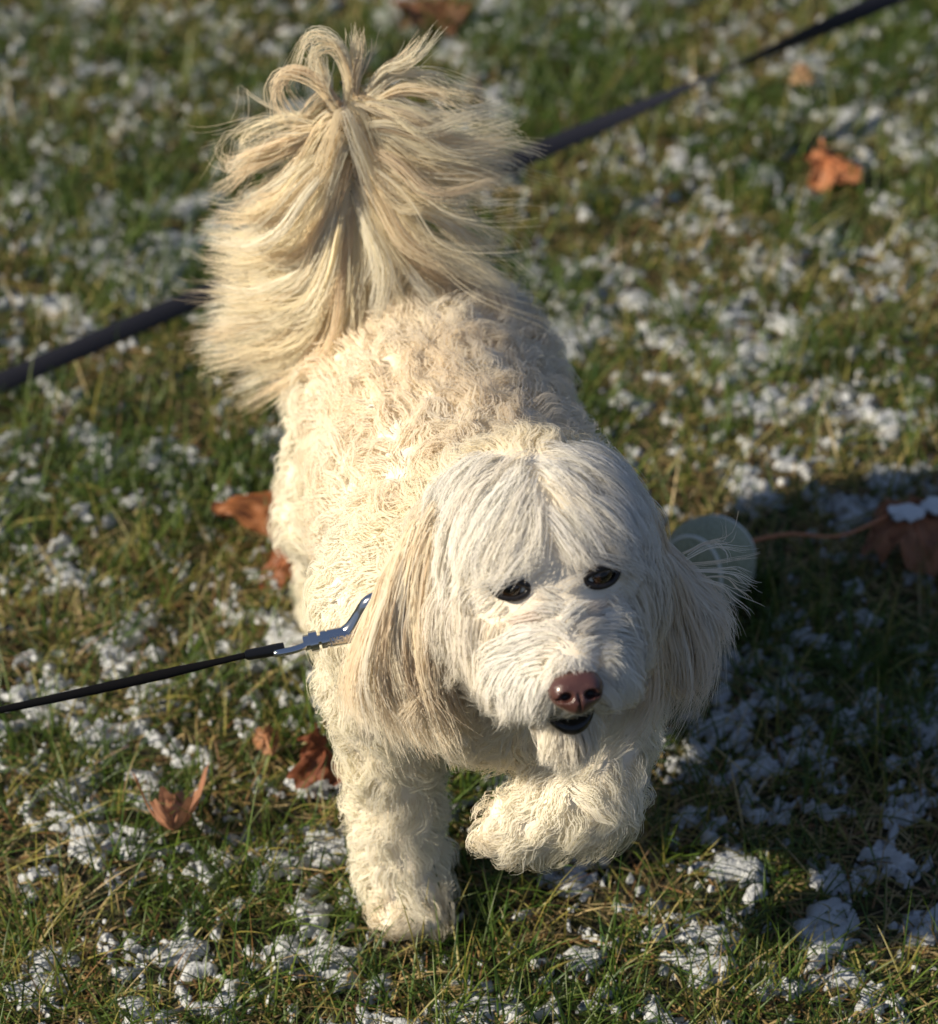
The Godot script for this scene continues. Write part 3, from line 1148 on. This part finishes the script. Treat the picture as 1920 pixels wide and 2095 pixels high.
func ear_hair(hair: Hair, s: float) -> void:
	var guides := []
	var drop := 0.0 if s < 0 else -14.0
	# from front edge to back edge of the ear: root, then points along the fall (head millimetres)
	var rows: Array
	if s < 0:
		rows = [
			[[-47, 26, 8], [-56, 6, 14], [-56, -40, 14], [-50, -74, 8], [-44, -96, 2]],
			[[-52, 30, 4], [-63, 8, 12], [-66, -40, 14], [-60, -78, 10], [-52, -104, 4]],
			[[-55, 30, 0], [-68, 8, 10], [-76, -35, 12], [-74, -75, 10], [-66, -103, 4]],
			[[-57, 28, -4], [-74, 6, 8], [-86, -34, 10], [-88, -70, 8], [-80, -98, 2]],
			[[-58, 24, -8], [-78, 2, 2], [-92, -34, 6], [-98, -62, 4], [-94, -88, -2]],
			[[-57, 18, -14], [-76, -4, -4], [-94, -38, 0], [-101, -62, -2], [-99, -80, -6]],
		]
	else:
		rows = [
			[[48, 12, 6], [57, -10, 10], [60, -50, 10], [54, -84, 6], [44, -104, 2]],
			[[53, 14, 2], [64, -8, 10], [70, -48, 12], [66, -84, 8], [56, -108, 2]],
			[[56, 14, -2], [70, -8, 8], [82, -44, 10], [84, -80, 8], [74, -108, 0]],
			[[58, 12, -6], [76, -8, 4], [92, -40, 8], [97, -76, 6], [88, -104, 0]],
			[[58, 8, -10], [80, -10, 0], [98, -36, 4], [107, -62, 2], [104, -86, -4]],
			[[57, 4, -16], [78, -14, -6], [97, -34, -2], [109, -50, -4], [114, -66, -8]],
		]
	for row in rows:
		for q in row: q[0] += -9 if s < 0 else -5
		var gl := []
		for q in row: gl.append(hp(q[0], q[1], q[2]))
		guides.append(gl)
	var tints := [Color(0.94, 0.87, 0.72), Color(0.91, 0.81, 0.64), Color(0.95, 0.90, 0.78), Color(0.87, 0.74, 0.57)] if s < 0 else [Color(0.92, 0.87, 0.78), Color(0.88, 0.80, 0.68), Color(0.94, 0.90, 0.83)]
	guided(hair, guides, [22], 0.6, 0.0046, 0.0046, 0.0010, 27, 0.0005, 0.005, 0.006, tints, (head_axes * Vector3(s * 0.55, 0.35, 0.76)).normalized(), 11)
	if s > 0:
		var wisps := []
		for row in [[[88, -12, 0], [104, -6, 2], [118, -14, 2], [130, -26, 0]], [[86, -10, 0], [100, -4, 2], [112, 0, 2], [120, 10, 0]], [[88, -20, 0], [106, -22, 0], [120, -22, -2], [132, -28, -2]], [[90, -26, 0], [108, -30, 0], [118, -38, 0], [124, -46, 0]]]:
			var gl := []
			for q in row: gl.append(hp(q[0], q[1], q[2]))
			wisps.append(gl)
		guided(hair, wisps, [2], 0.6, 0.0014, 0.0012, 0.0004, 5, 0.0006, 0.003, 0.003, tints, head_axes.z, 10)


# the tail's centre; guides are centimetres to the right of it, up, and towards the dog's head
func tp(q: Array) -> Vector3:
	return Vector3(-0.077, 0.396, 0.128) + Vector3(q[0] * 0.9, q[1] * (0.88 if q[1] < 0.0 else 0.95), q[2]) * 0.01


func tail_hair(hair: Hair) -> void:
	var right := [
		[[0.3, 1.2, 0], [1.6, 3.2, 0.6], [4.6, 2.8, 1.0], [7.4, 1.6, 0.8], [10.2, 1.6, 0.3]],
		[[0.3, 0.6, 0.2], [2.4, 2.0, 1.2], [5.0, 1.6, 1.4], [8.0, 0.4, 1.0], [11.4, -0.6, 0.2]],
		[[0.3, 0.0, 0.4], [2.6, 0.7, 1.6], [5.4, -0.3, 1.8], [8.4, -1.6, 1.2], [11.2, -2.6, 0.4]],
		[[0.3, -0.5, 0.6], [2.4, -0.8, 2.0], [5.2, -2.4, 2.2], [8.2, -3.4, 1.6], [11.0, -3.9, 0.8]],
		[[0.3, -1.0, 0.7], [2.6, -2.0, 2.2], [5.4, -4.2, 2.6], [8.4, -6.6, 2.2], [11.8, -10.0, 1.6]],
		[[0.4, -1.6, 0.8], [2.8, -3.6, 2.4], [5.6, -6.6, 3.0], [8.6, -9.2, 2.8], [11.6, -11.0, 2.4]],
		[[0.4, -2.2, 0.9], [2.6, -5.0, 2.6], [5.0, -8.2, 3.4], [7.6, -10.6, 3.4], [10.2, -13.0, 3.2]],
		[[0.4, -2.8, 1.0], [2.0, -5.4, 2.8], [4.4, -8.4, 3.8], [5.2, -10.4, 4.0], [4.2, -13.0, 4.0]],
		[[0.3, -3.2, 1.0], [1.2, -5.6, 2.8], [2.2, -8.4, 4.0], [1.8, -11.0, 4.6], [1.2, -13.8, 4.8]],
	]
	var left := [
		[[0.0, 0.6, 0], [-2.6, 1.4, 0.6], [-5.2, 1.4, 0.8], [-7.6, 0.8, 0.6], [-7.8, -1.4, 0.4]],
		[[-0.1, 0.2, 0.3], [-3.2, 0.2, 1.2], [-5.6, -1.2, 1.2], [-7.2, -2.6, 0.8], [-8.0, -3.2, 0.4]],
		[[-0.2, -0.3, 0.5], [-3.0, -1.0, 1.6], [-5.2, -3.2, 1.6], [-7.2, -5.2, 1.0], [-7.8, -6.8, 0.4]],
		[[-0.2, -0.8, 0.6], [-2.6, -2.4, 2.0], [-4.6, -4.8, 2.0], [-6.6, -6.4, 1.4], [-8.4, -7.0, 0.8]],
		[[-0.2, -1.2, 0.7], [-2.4, -4.0, 2.4], [-4.4, -7.0, 2.4], [-7.0, -9.0, 1.8], [-9.6, -9.2, 1.0]],
		[[-0.2, -1.6, 0.8], [-2.0, -5.0, 2.8], [-4.0, -8.6, 2.8], [-7.2, -10.6, 2.2], [-10.6, -10.8, 1.4]],
		[[-0.2, -2.0, 0.9], [-1.6, -5.8, 3.0], [-3.4, -10.0, 3.2], [-6.8, -12.4, 2.6], [-11.0, -13.6, 1.8]],
		[[-0.2, -2.4, 0.9], [-1.4, -6.4, 3.2], [-3.0, -11.2, 3.6], [-6.2, -14.0, 3.0], [-10.6, -15.6, 2.2]],
		[[-0.1, -2.8, 1.0], [-1.0, -7.0, 3.4], [-2.6, -12.2, 4.0], [-5.4, -15.6, 3.4], [-10.0, -17.0, 2.6]],
		[[-0.1, -3.2, 1.0], [-0.6, -7.4, 3.4], [-1.8, -12.6, 4.4], [-4.2, -16.6, 4.0], [-7.6, -19.2, 3.2]],
		[[0.0, -3.6, 1.0], [-0.2, -7.2, 3.2], [-0.8, -12.0, 4.6], [-2.4, -16.0, 4.6], [-4.2, -18.4, 4.2]],
		[[0.1, -3.8, 1.0], [0.6, -7.0, 3.0], [0.4, -11.0, 4.6], [-0.6, -15.0, 5.2], [-0.4, -17.6, 5.4]],
	]
	var tints := [Color(0.95, 0.87, 0.67), Color(0.95, 0.89, 0.72), Color(0.93, 0.82, 0.62), Color(0.96, 0.92, 0.79), Color(0.90, 0.77, 0.58)]
	for which in 2:
		var set_of: Array = [right, left][which]
		var guides := []
		for row in set_of:
			var gl := []
			for q in row: gl.append(tp(q))
			guides.append(gl)
		guided(hair, guides, [7, 9, 9, 9, 9, 9, 8, 7, 7] if which == 0 else [6, 6, 7, 8, 10, 12, 14, 15, 15, 13, 10, 8], 0.3 if which == 0 else 0.45, 0.0042, 0.0048, 0.0006, 34, 0.00052, 0.011, 0.011, tints, Vector3(0.3, 0.6, 0.75).normalized() if which == 0 else Vector3(-0.55, 0.5, 0.67).normalized(), 14)
	# the crest above the tail: loops and wisps
	var crest := [
		[[0.0, 2.4, 0], [0.0, 5.2, 0.2], [-1.2, 7.4, 0.4], [-2.8, 7.6, 0.4], [-3.4, 4.8, 0.2]],
		[[-0.6, 2.2, 0.2], [-2.4, 4.6, 0.5], [-4.2, 5.4, 0.6], [-5.0, 3.8, 0.5], [-4.4, 1.6, 0.3]],
		[[-1.0, 1.8, 0.3], [-1.4, 3.4, 0.5], [-1.9, 5.2, 0.4], [-2.4, 6.4, 0.2]],
		[[0.4, 2.4, 0], [0.4, 4.2, 0], [0.5, 6.0, -0.2], [0.5, 7.2, -0.3]],
		[[1.2, 2.8, 0], [2.2, 5.0, 0], [4.0, 5.8, -0.2], [5.8, 7.6, -0.4]],
		[[1.2, 2.6, 0.2], [3.2, 4.6, 0.2], [5.4, 4.6, 0], [7.6, 3.0, -0.3]],
		[[1.0, 2.2, 0.2], [3.6, 3.8, 0.4], [6.4, 3.4, 0.3], [8.4, 2.4, 0]],
	]
	for row in crest:
		var gl := []
		for q in row: gl.append(tp(q))
		guided(hair, [gl], [4], 0.7, 0.0026, 0.0030, 0.0008, 15, 0.0007, 0.0025, 0.003, tints, Vector3(0, 0.6, 0.8), 14)
	for set_of in [right, left]:
		var guides := []
		for row in set_of:
			var gl := []
			for q in row: gl.append(tp(q) * 1.0)
			guides.append(gl)
		guided(hair, guides, [5], 0.9, 0.0016, 0.0022, 0.0012, 5, 0.00042, 0.022, 0.012, tints, Vector3(0, 0.6, 0.8), 14)
	# short hair wrapping the tail itself
	for k in 260:
		var t := rng.randf()
		var base := Vector3(-0.070, 0.285, 0.132).lerp(Vector3(-0.081, 0.43, 0.132), t)
		var a := rng.randf() * TAU
		var out := Vector3(cos(a), 0, sin(a))
		var p := base + out * lerpf(0.016, 0.007, t)
		var line := PackedVector3Array()
		for m in 7:
			var s := m / 6.0
			line.append(p + out * (0.022 * s) + Vector3(0, 0.012 * s - 0.05 * s * s, 0) + Vector3(signf(out.x) * 0.012 * s * s, 0, 0))
		hair.lock(line, out, 0.004, 0.0035, 0.001, 12, 0.0008, tints[rng.randi() % tints.size()], 0.0015)


func ball_mesh(radius: float, segments := 32) -> SphereMesh:
	var m := SphereMesh.new()
	m.radius = radius; m.height = radius * 2.0
	m.radial_segments = segments; m.rings = segments / 2
	return m


func ellipsoid(p: Vector3, c: Vector3, r: Vector3) -> float:
	var q := (p - c) / r
	var k := q.length()
	return (k - 1.0) * minf(r.x, minf(r.y, r.z))


func smin(a: float, b: float, k: float) -> float:
	var s := clampf(0.5 + 0.5 * (b - a) / k, 0.0, 1.0)
	return lerpf(b, a, s) - k * s * (1.0 - s)


func face(dog: Node3D) -> void:
	var dark := material(Color(0.012, 0.010, 0.010), 0.35)
	for s in [-1.0, 1.0]:
		var out := (head_axes * Vector3(s * 0.28, 0.10, 1.0)).normalized()
		var right := Vector3.UP.cross(out).normalized()
		var b := Basis(right, out.cross(right), out)
		var at := hp(s * 24.5, 13, 52.5)
		var eye := part("eye", ball_mesh(0.0088), material(Color(0.012, 0.009, 0.008), 0.08), dog, Transform3D(b, at))
		var iris_mesh := CylinderMesh.new()
		iris_mesh.top_radius = 0.0052; iris_mesh.bottom_radius = 0.0062; iris_mesh.height = 0.0010; iris_mesh.radial_segments = 32
		var im := material(Color(0.030, 0.013, 0.006), 0.12)
		im.clearcoat_enabled = true; im.clearcoat = 1.0; im.clearcoat_roughness = 0.03
		part("iris", ball_mesh(0.0062, 24), im, eye, Transform3D(Basis().scaled(Vector3(1, 1, 0.45)), Vector3(0, 0, 0.0066)))
		part("pupil", ball_mesh(0.0030, 20), material(Color(0.004, 0.004, 0.004), 0.05), eye, Transform3D(Basis().scaled(Vector3(1, 1, 0.4)), Vector3(0, 0, 0.0086)))
		# dark eyelids: an almond ring, closed further from above
		var ring := PackedVector3Array()
		for k in 33:
			var a := TAU * k / 32.0
			var y := sin(a) * (0.0060 if sin(a) < 0.0 else 0.0044)
			var x := cos(a) * 0.0102
			ring.append(Vector3(x, y, 0.0022 + 0.0042 * sqrt(maxf(0.0, 1.0 - pow(x / 0.0115, 2.0)))))
		part("eyelid", tube(ring, _fill(33, 0.0021), 10), dark, dog, Transform3D(b, at + out * 0.0012))
		var lid := SphereMesh.new()
		lid.radius = 0.0098; lid.height = 0.0196; lid.is_hemisphere = false
		part("upper_eyelid", ball_mesh(0.0102, 28), material(Color(0.16, 0.12, 0.09), 0.7), dog, Transform3D(b, at + b.y * 0.0036 - out * 0.0009))
	# nose: a soft block with wings, a groove and two nostrils
	var h := 0.0009
	var nx := 44
	var ny := 38
	var nz := 36
	var lo := Vector3(-0.0195, -0.0165, -0.0150)
	var g := PackedFloat32Array()
	g.resize(nx * ny * nz)
	for z in nz:
		for y in ny:
			for x in nx:
				var p := lo + Vector3(x, y, z) * h
				var q := Vector3(absf(p.x), p.y, p.z)
				var d := ellipsoid(q, Vector3(0, 0.0025, -0.002), Vector3(0.0145, 0.0092, 0.0125))
				d = smin(d, ellipsoid(q, Vector3(0.0080, -0.0015, 0.001), Vector3(0.0068, 0.0078, 0.0095)), 0.004)
				d = smin(d, ellipsoid(q, Vector3(0, -0.006, 0.0015), Vector3(0.0088, 0.0082, 0.0100)), 0.004)
				var hole := ellipsoid(q, Vector3(0.0070, -0.0028, 0.0100), Vector3(0.0036, 0.0026, 0.0058))
				d = -smin(-d, hole, 0.0015)
				var slit := capsule(q, Vector3(0.0105, -0.0042, 0.008), Vector3(0.0140, -0.0020, 0.002), 0.0012, 0.0009)
				d = -smin(-d, slit, 0.001)
				var groove := capsule(q, Vector3(0, -0.002, 0.0112), Vector3(0, -0.014, 0.008), 0.0007, 0.0009)
				d = -smin(-d, groove, 0.0015)
				g[(z * ny + y) * nx + x] = d
	var got := nets(g, nx, ny, nz, lo, h)
	var pores := FastNoiseLite.new()
	pores.noise_type = FastNoiseLite.TYPE_CELLULAR
	pores.frequency = 0.09
	var bump := NoiseTexture2D.new()
	bump.noise = pores; bump.width = 256; bump.height = 256; bump.seamless = true
	var nm := material(Color(0.085, 0.036, 0.031), 0.3)
	nm.uv1_triplanar = true
	nm.uv1_scale = Vector3(55, 55, 55)
	nm.heightmap_enabled = true; nm.heightmap_texture = bump; nm.heightmap_scale = 0.03
	nm.clearcoat_enabled = true; nm.clearcoat = 0.5; nm.clearcoat_roughness = 0.18
	var tilt := head_axes * Basis(Vector3.RIGHT, -0.35)
	var nose := part("nose", arrays_mesh(got[0], got[1], got[2]), nm, dog, Transform3D(tilt.scaled_local(Vector3.ONE * 1.0), hp(0, -32.5, 101)))
	for s in [-1.0, 1.0]:
		part("nostril", ball_mesh(0.0034, 16), material(Color(0.01, 0.006, 0.006), 0.5), nose, Transform3D(Basis().scaled(Vector3(1, 0.7, 0.6)), Vector3(s * 0.0070, -0.0028, 0.0040)))
	# wet black lips
	var lip := PackedVector3Array()
	var rad := PackedFloat32Array()
	for k in 17:
		var t := k / 16.0 * 2.0 - 1.0
		lip.append(hp(t * 14.0, -65.5 + 7.0 * t * t, 85.0 - 14.0 * t * t))
		rad.append(0.0046 * (1.0 - 0.5 * t * t))
	part("lower_lip", tube(lip, rad, 12), material(Color(0.012, 0.011, 0.012), 0.22), dog)
